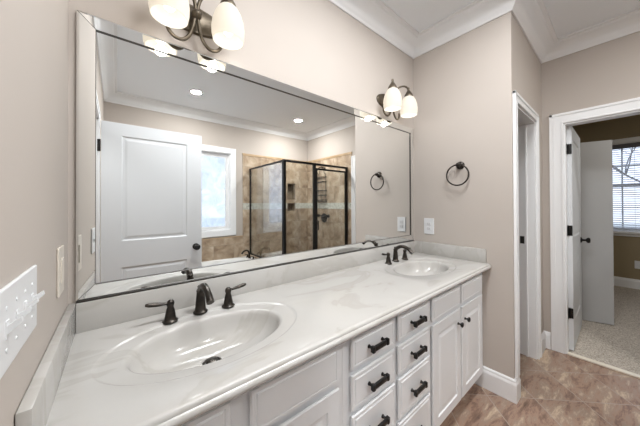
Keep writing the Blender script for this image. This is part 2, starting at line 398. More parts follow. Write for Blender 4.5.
# bedroom shell
BX = 6.3
BW_ = (-1.734, -.90, .874, 2.27)
struct('wall_bedroom_far', MB().wall('x', BX, BX+.12, -3.9, 0, 0, H, [BW_]), m_bedwall, 'olive tan bedroom wall with the window', 'wall')
struct('wall_bedroom_left', MB().box(RX+.095, BX, -.33, -.23, 0, H), m_bedwall)
struct('wall_bedroom_right', MB().box(RX+.095, BX, -3.9, -3.8, 0, H), m_bedwall)
struct('wall_bedroom_near', MB().wall('x', RX+.0955, RX+.105, -3.8, -.33, 0, H, [(-1.62, -.862, 0, DT)]), m_bedwall)

# crown moulding
cp = [(0, 2.633), (.010, 2.633), (.014, 2.645), (.022, 2.652), (.030, 2.668), (.052, 2.696), (.082, 2.716), (.100, 2.722), (.106, 2.734), (.128, 2.738), (.130, 2.7495), (0, 2.7495)]
struct('trim_1', MB().sweep(cp, [(0, 0), (L, 0), (L, -E), (RX, -E), (RX, BY), (0, BY)], True), m_trim, 'white crown moulding round the ceiling', 'crown moulding', smooth=50)
# baseboards (profile from the floor up)
bbp = [(0, 0), (.017, 0), (.017, .115), (.014, .125), (.011, .130), (.011, .142), (.004, .150), (0, .150)]
struct('baseboard_end', MB().sweep(bbp, [(L, -.47), (L, -E), (L+.086, -E)]), m_trim, 'white baseboard under the towel ring wall', 'baseboard')
struct('baseboard_right', MB().sweep(bbp, [(2.974, -E), (RX, -E), (RX, -.765)]).sweep(bbp, [(RX, -1.715), (RX, -1.78)]), m_trim)
struct('baseboard_bedroom', MB().sweep(bbp, [(BX, -.33), (BX, -3.8)]).sweep(bbp, [(RX+.105, -.33), (BX, -.33)]), m_trim)

# door casings: stepped profile boards
def casing_x(mb, x, s, ya, yb, zt, w=.092):
    """casing on a wall facing along s in x, opening between ya<yb"""
    for (a, b) in ((ya-w, ya), (yb, yb+w)):
        o_, i_ = (a, b) if b == ya else (b, a)
        d = 1 if i_ > o_ else -1
        mb.box(x, x+s*.012, a+.003, b-.003, 0, zt+.004)
        mb.box(x, x+s*.018, o_, o_+d*.022, 0, zt+w, .003)
        mb.box(x, x+s*.017, o_+d*.022, o_+d*.034, 0, zt+w-.022, .002)
        mb.box(x, x+s*.016, i_-d*.014, i_, 0, zt+.014, .003)
    mb.box(x, x+s*.012, ya-w+.003, yb+w-.003, zt+.003, zt+w-.003)
    mb.box(x, x+s*.018, ya-w, yb+w, zt+w-.022, zt+w, .003)
    mb.box(x, x+s*.016, ya, yb, zt, zt+.014, .003)
    return mb
def casing_y(mb, y, s, xa, xb, zt, w=.092, z0=0, right=True):
    for (a, b) in ((xa-w, xa), (xb, xb+w)):
        o_, i_ = (a, b) if b == xa else (b, a)
        d = 1 if i_ > o_ else -1
        mb.box(a+.003, b-.003, y, y+s*.012, z0, zt+.004)
        mb.box(o_, o_+d*.022, y, y+s*.018, z0, zt+w, .003)
        mb.box(o_+d*.022, o_+d*.034, y, y+s*.017, z0, zt+w-.022, .002)
        mb.box(i_-d*.014, i_, y, y+s*.016, z0, zt+.014, .003)
    mb.box(xa-w+.003, xb+w-.003, y, y+s*.012, zt+.003, zt+w-.003)
    mb.box(xa-w, xb+w, y, y+s*.018, zt+w-.022, zt+w, .003)
    mb.box(xa, xb, y, y+s*.016, zt, zt+.014, .003)
    return mb
# narrow doorway (toilet room)
mb = casing_y(MB(), -E, -1, L+.084, 2.905, DT-.005, .066, .150)
mb.box(2.908, 2.968, -E, -E-.012, 0, .15).box(2.905, 2.919, -E, -E-.016, 0, .15).box(2.949, 2.971, -E, -E-.022, 0, .15)
struct('trim_2', mb, m_trim, 'white casing round the narrow doorway', 'door casing')
mb = MB().box(2.890, 2.905, -E, -E+.115, 0, DT).box(L+.087, L+.099, -E, -E+.115, 0, DT).box(L+.099, 2.890, -E, -E+.115, DT-.018, DT)
mb.box(2.878, 2.890, -E+.055, -E+.068, 0, DT-.018)
struct('trim_3', mb, m_trim, 'white jamb of the narrow doorway', 'door jamb')
tag(obj('strike_plate', MB().box(2.887, 2.8895, -E+.076, -E+.106, .975, 1.04, .001), m_black, ori=(2.8885, -E+.09, .975)), 'black strike plate on the jamb of the narrow doorway', 'strike plate')
# bedroom doorway
struct('trim_4', casing_x(MB(), RX, -1, -1.62, -.862, DT), m_trim, 'white casing round the bedroom doorway', 'door casing')
mb = MB().box(RX, RX+.105, -.874, -.862, 0, DT).box(RX, RX+.105, -1.62, -1.608, 0, DT).box(RX, RX+.105, -1.608, -.874, DT-.012, DT)
struct('trim_5', mb, m_trim, 'white jamb of the bedroom doorway', 'door jamb')
struct('trim_6', MB().box(RX-.012, RX+.035, -1.608, -.874, 0, .014, .004), m_sill, 'cream marble threshold at the bedroom doorway', 'threshold')
# entry doorway behind the camera
struct('trim_7', casing_x(MB(), 0, 1, -1.602, -.80, 2.05, .075), m_trim)
mb = MB().box(-.12, 0, -1.602, -1.598, 0, 2.05).box(-.12, 0, -.812, -.80, 0, 2.05).box(-.12, 0, -1.598, -.812, 2.046, 2.05)
struct('trim_8', mb, m_trim)

# ------------------------------------------------------------------ doors
dprof = [(.010, -.007), (.022, -.007), (.040, -.003)]
def knob(mb, c, ax):
    mb.lathe([(0, 0), (.032, 0), (.032, .004), (.022, .010), (.012, .016), (.010, .034), (.018, .040), (.028, .050), (.030, .060), (.022, .070), (0, .074)], c, ax, 24)
    return mb
def hinge(mb, c, zc, sx_=1):
    mb.tube([(c[0], c[1], zc-.05), (c[0], c[1], zc+.05)], .007, 10)
    return mb
# door_1: entry door, opened into the bathroom, standing square to the left wall
ORI['_'] = Vector((0, 0, 0))
DW = .785; y1 = -1.602
mb = MB().panel_slab((.025, y1, .012), (1, 0, 0), (0, 1, 0), DW, 2.03, .035,
    [.135, DW-.135], [.24, .77, 1.00, 1.92], {(1, 1), (1, 3)}, dprof)
d1 = struct('door_1', mb, m_door, 'white two-panel entry door standing open, seen in the mirror', 'door')
obj('knob', knob(knob(MB(), (.755, y1, .90), (0, 1, 0)), (.755, y1-.035, .90), (0, -1, 0)), m_black, d1, 40, label='round black door knob')
for z_ in (1.83, .28):
    obj('hinge', hinge(MB(), (.016, y1+.006), z_).box(.0, .014, y1+.0005, y1+.003, z_-.05, z_+.05), m_black, d1, 40)
# door_2: bedroom door, opened into the bedroom
mb = MB().panel_slab((RX+.085, -.905, .014), (1, 0, 0), (0, -1, 0), .745, 2.012, .035,
    [.13, .745-.13], [.24, .77, 1.00, 1.90], {(1, 1), (1, 3)}, dprof)
d2 = struct('door_2', mb, m_door, 'white panelled bedroom door swung open beyond the doorway', 'door')
obj('knob', knob(MB(), (RX+.085+.685, -.905, .935), (0, -1, 0)), m_black, d2, 40, label='round black door knob')
for z_ in (1.816, 1.083, .342):
    obj('hinge', MB().tube([(RX+.079, -.884, z_-.045), (RX+.079, -.884, z_+.045)], .0065, 10).box(RX+.045, RX+.0848, -.877, -.8745, z_-.045, z_+.045).box(RX+.082, RX+.0848, -.905, -.875, z_-.045, z_+.045), m_black, d2, 40)
# door_3: another door leaf inside the bedroom
mb = MB(); a_ = Vector((4.02, -.37, 0)); b_ = Vector((4.266, -1.126, 0)); ud = (b_-a_).normalized(); nd = Vector((ud.y, -ud.x, 0))
if nd.x > 0: nd = -nd
mb.panel_slab(a_+Vector((0, 0, .012)), ud, nd, (b_-a_).length, 2.0, .035, [], [], set(), dprof)
struct('door_3', mb, m_flatdoor, 'flat pale grey door standing open inside the bedroom', 'door')

# ------------------------------------------------------------------ bathroom window
def window(name, axis, plane, inward, u0, u1, z0, z1, label, cols, rows, meet, sash=.045, cw=.09, mt=m_trim, gm=None):
    """double-hung window; axis 'y' = wall across y"""
    def bx(mb, ua, ub, da, db, za, zb, bev=0):
        a, b = plane+inward*da, plane+inward*db
        if axis == 'y': mb.box(ua, ub, a, b, za, zb, bev)
        else: mb.box(a, b, ua, ub, za, zb, bev)
        return mb
    mb = MB()
    bx(mb, u0-cw, u0, .0, .02, z0-cw, z1+cw, .004); bx(mb, u1, u1+cw, 0, .02, z0-cw, z1+cw, .004)
    bx(mb, u0, u1, 0, .02, z1, z1+cw, .004); bx(mb, u0, u1, 0, .02, z0-cw, z0, .004)
    # reveal
    for q in ((u0, u0+.012, z0, z1), (u1-.012, u1, z0, z1), (u0+.012, u1-.012, z0, z0+.012), (u0+.012, u1-.012, z1-.012, z1)):
        bx(mb, q[0], q[1], -.12, 0, q[2], q[3])
    wd = struct(name, mb, mt, label, 'window')
    U0, U1, Z0, Z1 = u0+.012, u1-.012, z0+.012, z1-.012
    zm = meet
    for (za, zb, dd) in (((zm-.02, Z1, -.085), (Z0, zm+.02, -.055)) if meet else ((Z0, Z1, -.045),)):
        f = MB()
        bx(f, U0, U0+sash, dd-.03, dd, za, zb, .002); bx(f, U1-sash, U1, dd-.03, dd, za, zb, .002)
        bx(f, U0+sash, U1-sash, dd-.03, dd, za, za+sash, .002); bx(f, U0+sash, U1-sash, dd-.03, dd, zb-sash, zb, .002)
        for c in range(1, cols):
            uc = U0+sash+(U1-U0-2*sash)*c/cols; bx(f, uc-.009, uc+.009, dd-.022, dd-.008, za+sash, zb-sash)
        for c in range(1, rows):
            zc = za+sash+(zb-za-2*sash)*c/rows; bx(f, U0+sash, U1-sash, dd-.021, dd-.009, zc-.009, zc+.009)
        s_ = obj('sash', f, mt, wd)
        g_ = MB(); bx(g_, U0+sash, U1-sash, dd-.017, dd-.013, za+sash, zb-sash)
        obj('pane', g_, gm or m_glass, s_)
    return wd
window('window_1', 'y', BY, 1, WX0, WX1, WZ0, WZ1, 'white framed window over the bath, seen in the mirror', 1, 1, None, .055, gm=m_frost)
window('window_2', 'x', BX, -1, BW_[0], BW_[1], BW_[2], BW_[3], 'white bedroom window with small panes behind blinds', 3, 2, 1.60, .045, .07)
struct('trim_9', MB().box(BX-.05, BX, BW_[0]-.12, BW_[1]+.12, BW_[2]-.03, BW_[2]+.005, .005), m_trim, 'white stool of the bedroom window', 'window sill')

# ------------------------------------------------------------------ tile surround of the shower and bath
TT = 2.165; SX = 1.80; SYF = -1.70; t_ = .010
by = BY+t_
mb = MB().wall('y', BY, by, SX, RX, 0, TT, NI+[(SX, RX, 1.235, 1.345)][:0]+[])
struct('wall_shower_back', mb, m_trav_x, 'tan travertine tiles on the shower back wall', 'tiled wall')
struct('wall_shower_side', MB().box(RX-t_, RX, by, SYF, 0, TT), m_trav_y, 'tan travertine tiles on the shower side wall', 'tiled wall')
struct('wall_bath_tile', MB().box(0, SX, BY, by, .40, .775), m_trav_x, 'tan travertine tiles below the window', 'tiled wall')
struct('trim_10', MB().box(SX-.004, RX-t_, BY, by+.006, TT, TT+.04, .003).box(RX-t_-.006, RX, by+.006, SYF, TT, TT+.04, .003).box(0, SX, BY, by+.004, .775, .79, .003), m_border, 'brown stone border topping the shower tiles', 'tile border')
mb = MB()
for a, b in ((SX, 2.70), (2.86, RX-t_)): mb.box(a, b, by-.001, by+.003, 1.235, 1.345)
mb.box(RX-t_-.003, RX-t_+.001, by+.003, SYF, 1.235, 1.345)
struct('trim_11', mb, m_mosaic, 'pale mosaic band across the shower tiles', 'mosaic band')
for i, (a, b, c, d) in enumerate(NI):
    mb = MB().box(a, b, BY-.09, BY-.08, c, d)
    mb.box(a-.014, a, by, by+.004, c-.014, d+.014).box(b, b+.014, by, by+.004, c-.014, d+.014).box(a, b, by, by+.004, d, d+.014).box(a, b, by, by+.004, c-.014, c)
    mb.box(a, a+.004, BY-.08, by, c, d).box(b-.004, b, BY-.08, by, c, d).box(a, b, BY-.08, by, d-.004, d).box(a, b, BY-.08, by, c, c+.004)
    struct('trim_%d' % (12+i), mb, m_niche, ('tall' if i == 0 else 'low')+' dark stone shower niche', 'niche')

# ------------------------------------------------------------------ bathtub and deck
tb = thing('bathtub', 'white drop-in bathtub in a deck below the window, seen in the mirror', 'bathtub', (.9, -2.5, 0))
mb = MB().box(.0, 1.90, -2.10, -2.08, 0, .41).box(0, 1.90, BY+t_, -2.10, .0, .02)
obj('apron', mb, m_trav_x, tb, label='travertine tiled apron')
def ring_rect(cx, cy, ax_, by_, x0, x1, y0, y1, n=72):
    """angles through a rectangle's perimeter incl. corners"""
    pts = []
    per = [(x0, y0, x1, y0), (x1, y0, x1, y1), (x1, y1, x0, y1), (x0, y1, x0, y0)]
    for a in per:
        for k in range(n//4): t = k/(n//4); pts.append((a[0]+(a[2]-a[0])*t, a[1]+(a[3]-a[1])*t))
    ang = [math.atan2((q[1]-cy)/by_, (q[0]-cx)/ax_) for q in pts]
    return pts, ang
def bowl(bm, cx, cy, a, b, x0, x1, y0, y1, z, rings, n=96, hole=None, pw=2.0):
    pts, ang = ring_rect(cx, cy, a, b, x0, x1, y0, y1, n)
    prev = [bm.verts.new((p[0], p[1], z)) for p in pts]; first = prev
    for (sa, sb, ox, oy, dz) in rings:
        cur = []
        for t in ang:
            c, s = math.cos(t), math.sin(t); k = (abs(c)**pw+abs(s)**pw)**(-1/pw)
            cur.append(bm.verts.new((cx+ox+sa*k*c, cy+oy+sb*k*s, z+dz)))
        for i in range(len(cur)):
            j = (i+1) % len(cur)
            bm.faces.new((prev[i], prev[j], cur[j], cur[i]))
        prev = cur
    bm.faces.new(prev)
    return first
mb = MB()
bowl(mb.bm, .95, -2.53, .8, .35, 0.0, 1.90, BY+t_, -2.09, .43, [(.84, .37, 0, 0, 0), (.84, .37, 0, 0, .022), (.80, .33, 0, 0, .028), (.77, .30, 0, 0, .015), (.70, .25, 0, 0, -.2), (.6, .2, 0, 0, -.38)], 96, pw=3.2)
mb.box(0, 1.90, -2.11, -2.075, .40, .4295, .004)
obj('tub', mb, mat('white_acrylic', (.80, .80, .79), .15, coat=.3), tb, 40)
tf = thing('tub_faucet', 'dark bronze bath spout on the tub deck near the shower', 'faucet', (1.80, -2.70, .43))
obj('spout', MB().lathe([(0, 0), (.03, 0), (.03, .006), (.018, .014), (.016, .05)], (1.83, -2.75, .43)).tube([(1.83, -2.75, .46), (1.82, -2.745, .53), (1.78, -2.73, .57), (1.72, -2.71, .565), (1.68, -2.695, .535)], [.016, .015, .014, .014, .016], 12, 6), m_bronze, tf, 50)
for dy in (-.1, .13):
    obj('handle', MB().lathe([(0, 0), (.025, 0), (.025, .006), (.014, .02), (.012, .045), (0, .05)], (1.84, -2.75+dy, .43)).tube([(1.84, -2.75+dy, .475), (1.79, -2.75+dy, .485)], [.007, .005], 8), m_bronze, tf, 50)

# ------------------------------------------------------------------ shower enclosure
SF = -1.815; SXX = 1.93; HT = 1.925
sh = thing('shower_enclosure', 'black framed glass corner shower enclosure, seen in the mirror', 'shower', (2.5, SF, 0))
obj('curb', MB().box(1.90, RX-t_, SF-.06, SF+.06, 0, .10, .004).box(1.905, 1.955, BY+t_, SF-.06, 0, .455, .004), m_trav_x, sh, label='travertine curb under the glass')
f = m_black
z0 = .10
obj('corner_post', MB().box(SXX-.022, SXX+.022, SF-.022, SF+.022, .10, HT, .003), f, sh)
obj('post', MB().box(SXX-.010, SXX+.012, BY+t_, BY+t_+.028, .455, HT, .002), f, sh)
obj('post', MB().box(2.445, 2.490, SF-.018, SF+.018, z0, HT, .003), f, sh)
obj('post', MB().box(RX-t_-.026, RX-t_, SF-.018, SF+.018, z0, HT, .003), f, sh)
obj('header', MB().box(SXX-.020, RX-t_, SF-.020, SF+.020, HT-.002, HT+.028, .003).box(SXX-.015, SXX+.015, BY+t_, SF-.02, HT-.002, HT+.022, .003), f, sh)
obj('sill_rail', MB().box(SXX+.022, RX-t_-.026, SF-.015, SF+.015, z0, z0+.028, .003).box(SXX-.010, SXX+.010, BY+t_+.028, SF-.022, .455, .478, .002), f, sh)
obj('glass_panel', MB().box(SXX-.003, SXX+.003, BY+t_+.02, SF-.02, .47, HT), m_sideglass, sh, label='clear fixed side glass')
obj('glass_panel', MB().box(SXX+.02, 2.447, SF-.003, SF+.003, z0+.02, HT), m_shglass, sh, label='clear fixed front glass')
a, b, c, d = 2.496, RX-t_-.030, z0+.035, HT-.045
dr = obj('shower_door', MB().box(a, a+.024, SF-.012, SF+.012, c, d, .002).box(b-.022, b, SF-.012, SF+.012, c, d, .002).box(a+.024, b-.022, SF-.012, SF+.012, d-.026, d, .002).box(a+.024, b-.022, SF-.012, SF+.012, c, c+.026, .002), f, sh)
obj('glass', MB().box(a+.02, b-.02, SF-.003, SF+.003, c+.02, d-.02), m_shglass, dr)
obj('pull', MB().tube([(a+.012, SF+.012, .93), (a+.012, SF+.045, .93), (a+.012, SF+.045, 1.07), (a+.012, SF+.012, 1.07)], .008, 10), f, dr, 50)
# shower head, caddy and valve on the side wall
wx = RX-t_
sp = thing('shower_fixture', 'dark bronze shower head on a bent arm from the tiled wall', 'shower head', (wx, -2.40, 1.98))
obj('arm', MB().lathe([(0, 0), (.028, 0), (.022, .008), (.01, .012), (0, .012)], (wx, -2.40, 2.0), (-1, 0, 0)).tube([(wx, -2.40, 2.0), (wx-.08, -2.40, 2.02), (wx-.15, -2.40, 1.99), (wx-.19, -2.40, 1.94)], .009, 10, 5), m_bronze, sp, 50)
obj('head', MB().lathe([(0, 0), (.012, 0), (.014, .02), (.045, .055), (.048, .065), (0, .067)], (wx-.185, -2.40, 1.945), (-.6, 0, -.8)), m_bronze, sp, 50)
cd_ = thing('shower_caddy', 'black wire shower caddy hanging on the tiled wall', 'shower caddy', (wx, -2.47, 1.35))
mb = MB()
c0, c1, xx = -2.62, -2.33, wx-.012
mb.tube([(xx, -2.475, 2.03), (xx, -2.53, 1.98), (xx, -2.55, 1.9), (xx, c0+.03, 1.86), (xx, c0+.03, 1.36)], .0045, 8, 3)
mb.tube([(xx, -2.475, 2.03), (xx, -2.42, 1.98), (xx, -2.40, 1.9), (xx, c1-.03, 1.86), (xx, c1-.03, 1.36)], .0045, 8, 3)
obj('wire_frame', mb, m_black, cd_, 50)
for zb, hh in ((1.74, .09), (1.49, .09), (1.37, .03)):
    mb = MB()
    for zz in (zb, zb+hh):
        mb.tube([(xx, c0, zz), (xx-.11, c0, zz), (xx-.11, c1, zz), (xx, c1, zz)], .0045, 8, closed=True)
    mb.tube([(xx-.11, c0, zb+hh*.5), (xx-.11, c1, zb+hh*.5)], .003, 6)
    for k in range(9):
        yy = c0+(c1-c0)*k/8; mb.tube([(xx, yy, zb), (xx-.11, yy, zb), (xx-.11, yy, zb+hh)], .0028, 6)
    obj('basket', mb, m_black, cd_, 50)
vl = thing('shower_valve', 'dark bronze shower valve with two knobs on the tiled wall', 'shower valve', (wx, -2.40, 1.07))
obj('plate', MB().lathe([(0, 0), (.085, 0), (.085, .006), (.07, .012), (.03, .016), (.028, .05), (0, .052)], (wx, -2.42, 1.06), (-1, 0, 0)), m_bronze, vl, 40)
for dy in (-.16, .13):
    obj('knob', MB().lathe([(0, 0), (.03, 0), (.03, .006), (.012, .012), (.012, .03), (.025, .036), (.025, .055), (0, .06)], (wx, -2.42+dy, 1.10), (-1, 0, 0)), m_bronze, vl, 40)
obj('bar', MB().tube([(wx-.03, -2.58, 1.10), (wx-.03, -2.29, 1.10)], .008, 10), m_bronze, vl, 50)

# ------------------------------------------------------------------ recessed ceiling lights
def downlight(x, y, label, p):
    tdl = thing('ceiling_light', label, 'ceiling light', (x, y, H), 'recessed ceiling lights')
    obj('trim_ring', MB().lathe([(.058, -.002), (.060, -.008), (.078, -.006), (.083, 0), (.06, 0), (.058, -.002)], (x, y, H), n=40), m_plate, tdl, 40)
    obj('lens', MB().lathe([(0, -.003), (.058, -.003)], (x, y, H), n=40), m_can, tdl)
    d = bpy.data.lights.new('ceiling_light_glow', 'AREA'); d.shape = 'DISK'; d.size = .11; d.energy = p; d.color = (1, .99, .97)
    o = bpy.data.objects.new('ceiling_light_glow', d); COL.objects.link(o); o.parent = tdl; o.location = (0, 0, -.008)
    return tdl
downlight(.902, -2.228, 'round recessed ceiling light above the bath, in front of the window', 13)
downlight(2.507, -2.304, 'round recessed ceiling light above the glass shower', 17)

# ------------------------------------------------------------------ vanity cabinets
FF = -.532; FD = -.550   # face frame and door/drawer faces
ZT = .862
slab_prof = [(.010, -.0015), (.016, 0.0)]
def bar_pull(parent, x, z):
    mb = MB()
    y0_ = FD; w_ = .049
    for s_ in (-1, 1):
        mb.lathe([(0, 0), (.008, 0), (.0075, .004), (.0055, .008), (.0055, .026), (0, .027)], (x+s_*.042, y0_, z), (0, -1, 0), 12)
    mb.box(x-w_, x+w_, y0_-.031, y0_-.019, z-.012, z+.008, .004)
    mb.box(x-w_-.003, x-w_+.012, y0_-.033, y0_-.017, z-.014, z+.011, .003).box(x+w_-.012, x+w_+.003, y0_-.033, y0_-.017, z-.014, z+.011, .003)
    return obj('pull', mb, m_black, parent, 40, label='black bar pull')
def front(name, parent, x0, x1, z0_, z1_, door=False, pull=None):
    W_, H_ = x1-x0, z1_-z0_
    mb = MB()
    if door:
        mb.panel_slab((x0, FD, z0_), (1, 0, 0), (0, -1, 0), W_, H_, .018, [.055, W_-.055], [.055, H_-.055], {(1, 1)},
                      [(.004, -.005), (.010, -.0065), (.018, -.0065), (.036, -.001)], (.004, .004), .010)
    else:
        mb.panel_slab((x0, FD, z0_), (1, 0, 0), (0, -1, 0), W_, H_, .018, [.0135, W_-.0135], [.0135, H_-.0135], {(1, 1)},
                      [(.003, -.002), (.007, .0015)], (.004, .004), .010)
    o = obj(name, mb, m_cab, parent, 0)
    if pull == 'bar': bar_pull(o, (x0+x1)/2, (z0_+z1_)/2)
    elif pull:
        kx, kz = pull
        obj('knob', MB().lathe([(0, 0), (.009, 0), (.007, .004), (.005, .008), (.005, .014), (.012, .018), (.0155, .023), (.0145, .028), (.008, .031), (0, .032)], (kx, FD, kz), (0, -1, 0), 20), m_black, o, 40, label='round black knob')
    return o
def cabinet(x0, x1, rows, label, opens):
    c = thing('vanity_cabinet', label, 'cabinet', ((x0+x1)/2, FF, 0))
    mb = MB()
    # face frame with openings where fronts sit is closed behind by the fronts, so one board reads right
    mb.box(x0, x1, FF, FF+.02, .10, ZT-.002)
    mb.box(x0, x0+.016, FF+.02, -.012, .10, ZT-.125).box(x1-.016, x1, FF+.02, -.012, .10, ZT-.125)
    mb.box(x0+.016, x1-.016, FF+.02, -.012, .10, .116)
    mb.box(x0, x1, -.475, -.46, 0, .10)
    mb.box(x0, x0+.016, -.46, -.012, 0, .10).box(x1-.016, x1, -.46, -.012, 0, .10)
    obj('carcass', mb, m_cab, c)
    return c
cA = cabinet(.0015, .762, 0, 'white sink cabinet under the near sink, cut off by the photo edge', 0)
cB = cabinet(.763, 1.081, 0, 'white drawer cabinet with wide black pulls, nearer of the two drawer stacks', 0)
cC = cabinet(1.082, 1.395, 0, 'white drawer cabinet, farther of the two drawer stacks', 0)
cD = cabinet(1.396, L-.0015, 0, 'white two-door sink cabinet under the far sink by the end wall', 0)
ZD = [(.716, .836), (.566, .697), (.370, .548), (.126, .353)]
for x0, x1 in ((.023, .352), (.404, .732)):
    front('false_front', cA, x0, x1, .706, .836)
front('door', cA, .023, .372, .126, .686, True, (.335, .61)); front('door', cA, .384, .732, .126, .686, True, (.42, .61))
for z0_, z1_ in ZD:
    front('drawer', cB, .795, 1.067, z0_, z1_, False, 'bar')
    front('drawer', cC, 1.096, 1.381, z0_, z1_, False, 'bar')
for x0, x1 in ((1.411, 1.764), (1.786, 2.139)):
    front('false_front', cD, x0, x1, .706, .832)
front('door', cD, 1.411, 1.764, .126, .686, True, (1.722, .606)); front('door', cD, 1.786, 2.139, .126, .686, True, (1.826, .606))

# ------------------------------------------------------------------ countertop with two moulded bowls
CZ = .90; CF = -.572
ct = thing('countertop', 'cream marble double vanity top with two moulded oval sinks', 'countertop', (L/2, -.29, ZT))
S1, S2 = .385, 1.748
mb = MB(); bm = mb.bm
def flat(x0, x1, y0_, y1_):
    v = [bm.verts.new(p) for p in ((x0, y0_, CZ), (x1, y0_, CZ), (x1, y1_, CZ), (x0, y1_, CZ))]; bm.faces.new(v)
xa = [0.002, S1-.345, S1+.345, S2-.345, S2+.345, L-.002]
yb_ = -.001
rings = [(.312, .2, 0, 0, 0), (.308, .1965, 0, 0, -.0015), (.304, .193, 0, 0, -.004), (.297, .188, 0, 0, -.0055), (.25, .158, 0, -.002, -.007), (.242, .152, 0, -.003, -.009), (.236, .1475, 0, -.003, -.014), (.231, .1435, 0, -.002, -.024), (.222, .137, 0, .0, -.045), (.205, .126, 0, .004, -.068), (.18, .110, 0, .010, -.088), (.145, .088, 0, .016, -.102), (.10, .062, 0, .022, -.112), (.055, .04, 0, .026, -.117), (.030, .030, 0, .028, -.119)]
for S in (S1, S2):
    bowl(bm, S, -.30, .31, .2, S-.345, S+.345, CF, yb_, CZ, rings, 120)
for k in (0, 2, 4): flat(xa[k], xa[k+1], CF, yb_)
# front edge: rounded nose with a step, extruded along x, and the underside
prof = [(CF, CZ), (-.5775, CZ-.0012), (-.5815, CZ-.0045), (-.583, CZ-.009), (-.5835, CZ-.0125), (-.588, CZ-.0145), (-.5915, CZ-.0195), (-.592, CZ-.026), (-.589, CZ-.032), (-.582, CZ-.0365), (-.56, CZ-.0378)]
A = [bm.verts.new((xa[0], p[0], p[1])) for p in prof]; B = [bm.verts.new((xa[-1], p[0], p[1])) for p in prof]
for i in range(len(prof)-1): bm.faces.new((A[i], A[i+1], B[i+1], B[i]))
for f_ in bm.faces:
    f_.normal_update()
    out = Vector((0, -1, .3)) if f_.calc_center_median().y < -.5723 else Vector((0, 0, 1))
    if f_.normal.dot(out) < 0: f_.normal_flip()
obj('top', mb, m_marble, ct, 40, recalc=False)
obj('backsplash', MB().box(.021, L-.021, -.020, -.001, CZ-.001, 1.0, .003), m_marble, ct, 40)
obj('side_splash', MB().box(.001, .0205, -.565, -.001, CZ-.001, 1.0, .003), m_marble, ct, 40)
obj('side_splash', MB().box(L-.0205, L-.001, -.563, -.001, CZ-.001, 1.0, .003), m_marble, ct, 40)
for S in (S1, S2):
    c = (S, -.272, CZ-.119)
    dn = obj('drain', MB().lathe([(.028, .0005), (.031, .003), (.026, .005), (.022, .002), (.022, -.004), (0, -.004)], c), m_bronze, ct, 40, label='dark bronze drain')
    obj('stopper', MB().lathe([(0, .012), (.010, .011), (.019, .008), (.020, .005), (.006, .002), (.006, -.006)], c), m_bronze, dn, 40)

# ------------------------------------------------------------------ faucets (widespread: spout and two lever handles)
def faucet(cx, cy, label):
    z = CZ-.002
    fc = thing('faucet', label, 'faucet', (cx, cy, z), 'bronze widespread faucets')
    mb = MB().lathe([(0, 0), (.027, 0), (.0275, .004), (.024, .008), (.0205, .011), (.019, .03), (.0165, .06), (.0145, .082), (.0155, .088), (.0135, .092), (.010, .098), (.012, .104), (.008, .109), (0, .110)], (cx, cy, z), n=28)
    mb.tube([(cx, cy+.0, z+.070), (cx, cy-.014, z+.100), (cx, cy-.055, z+.118), (cx, cy-.105, z+.106), (cx, cy-.138, z+.080)], [.012, .0135, .013, .012, .0135], 14, 6)
    obj('spout', mb, m_bronze, fc, 50)
    for s_ in (-1, 1):
        hx, hy_ = cx+s_*.107, cy-.012
        hb = obj('handle', MB().lathe([(0, 0), (.026, 0), (.0265, .004), (.023, .007), (.019, .011), (.0175, .024), (.0135, .045), (.0105, .055), (.012, .060), (.0135, .066), (.0115, .075), (.006, .080), (0, .081)], (hx, hy_, z), n=24), m_bronze, fc, 50)
        mb = MB().tube([(hx, hy_, z+.068), (hx+s_*.022, hy_, z+.069), (hx+s_*.045, hy_-.001, z+.073), (hx+s_*.066, hy_-.002, z+.077), (hx+s_*.078, hy_-.002, z+.078)], [.006, .0055, .0085, .0085, .004], 12, 4, flat=.75)
        obj('lever', mb, m_bronze, hb, 60)
    return fc
f1 = faucet(.389, -.100, 'dark bronze two-handle faucet at the near sink')
f2 = dup(f1, (1.750, -.100, CZ-.002), 'dark bronze two-handle faucet at the far sink')

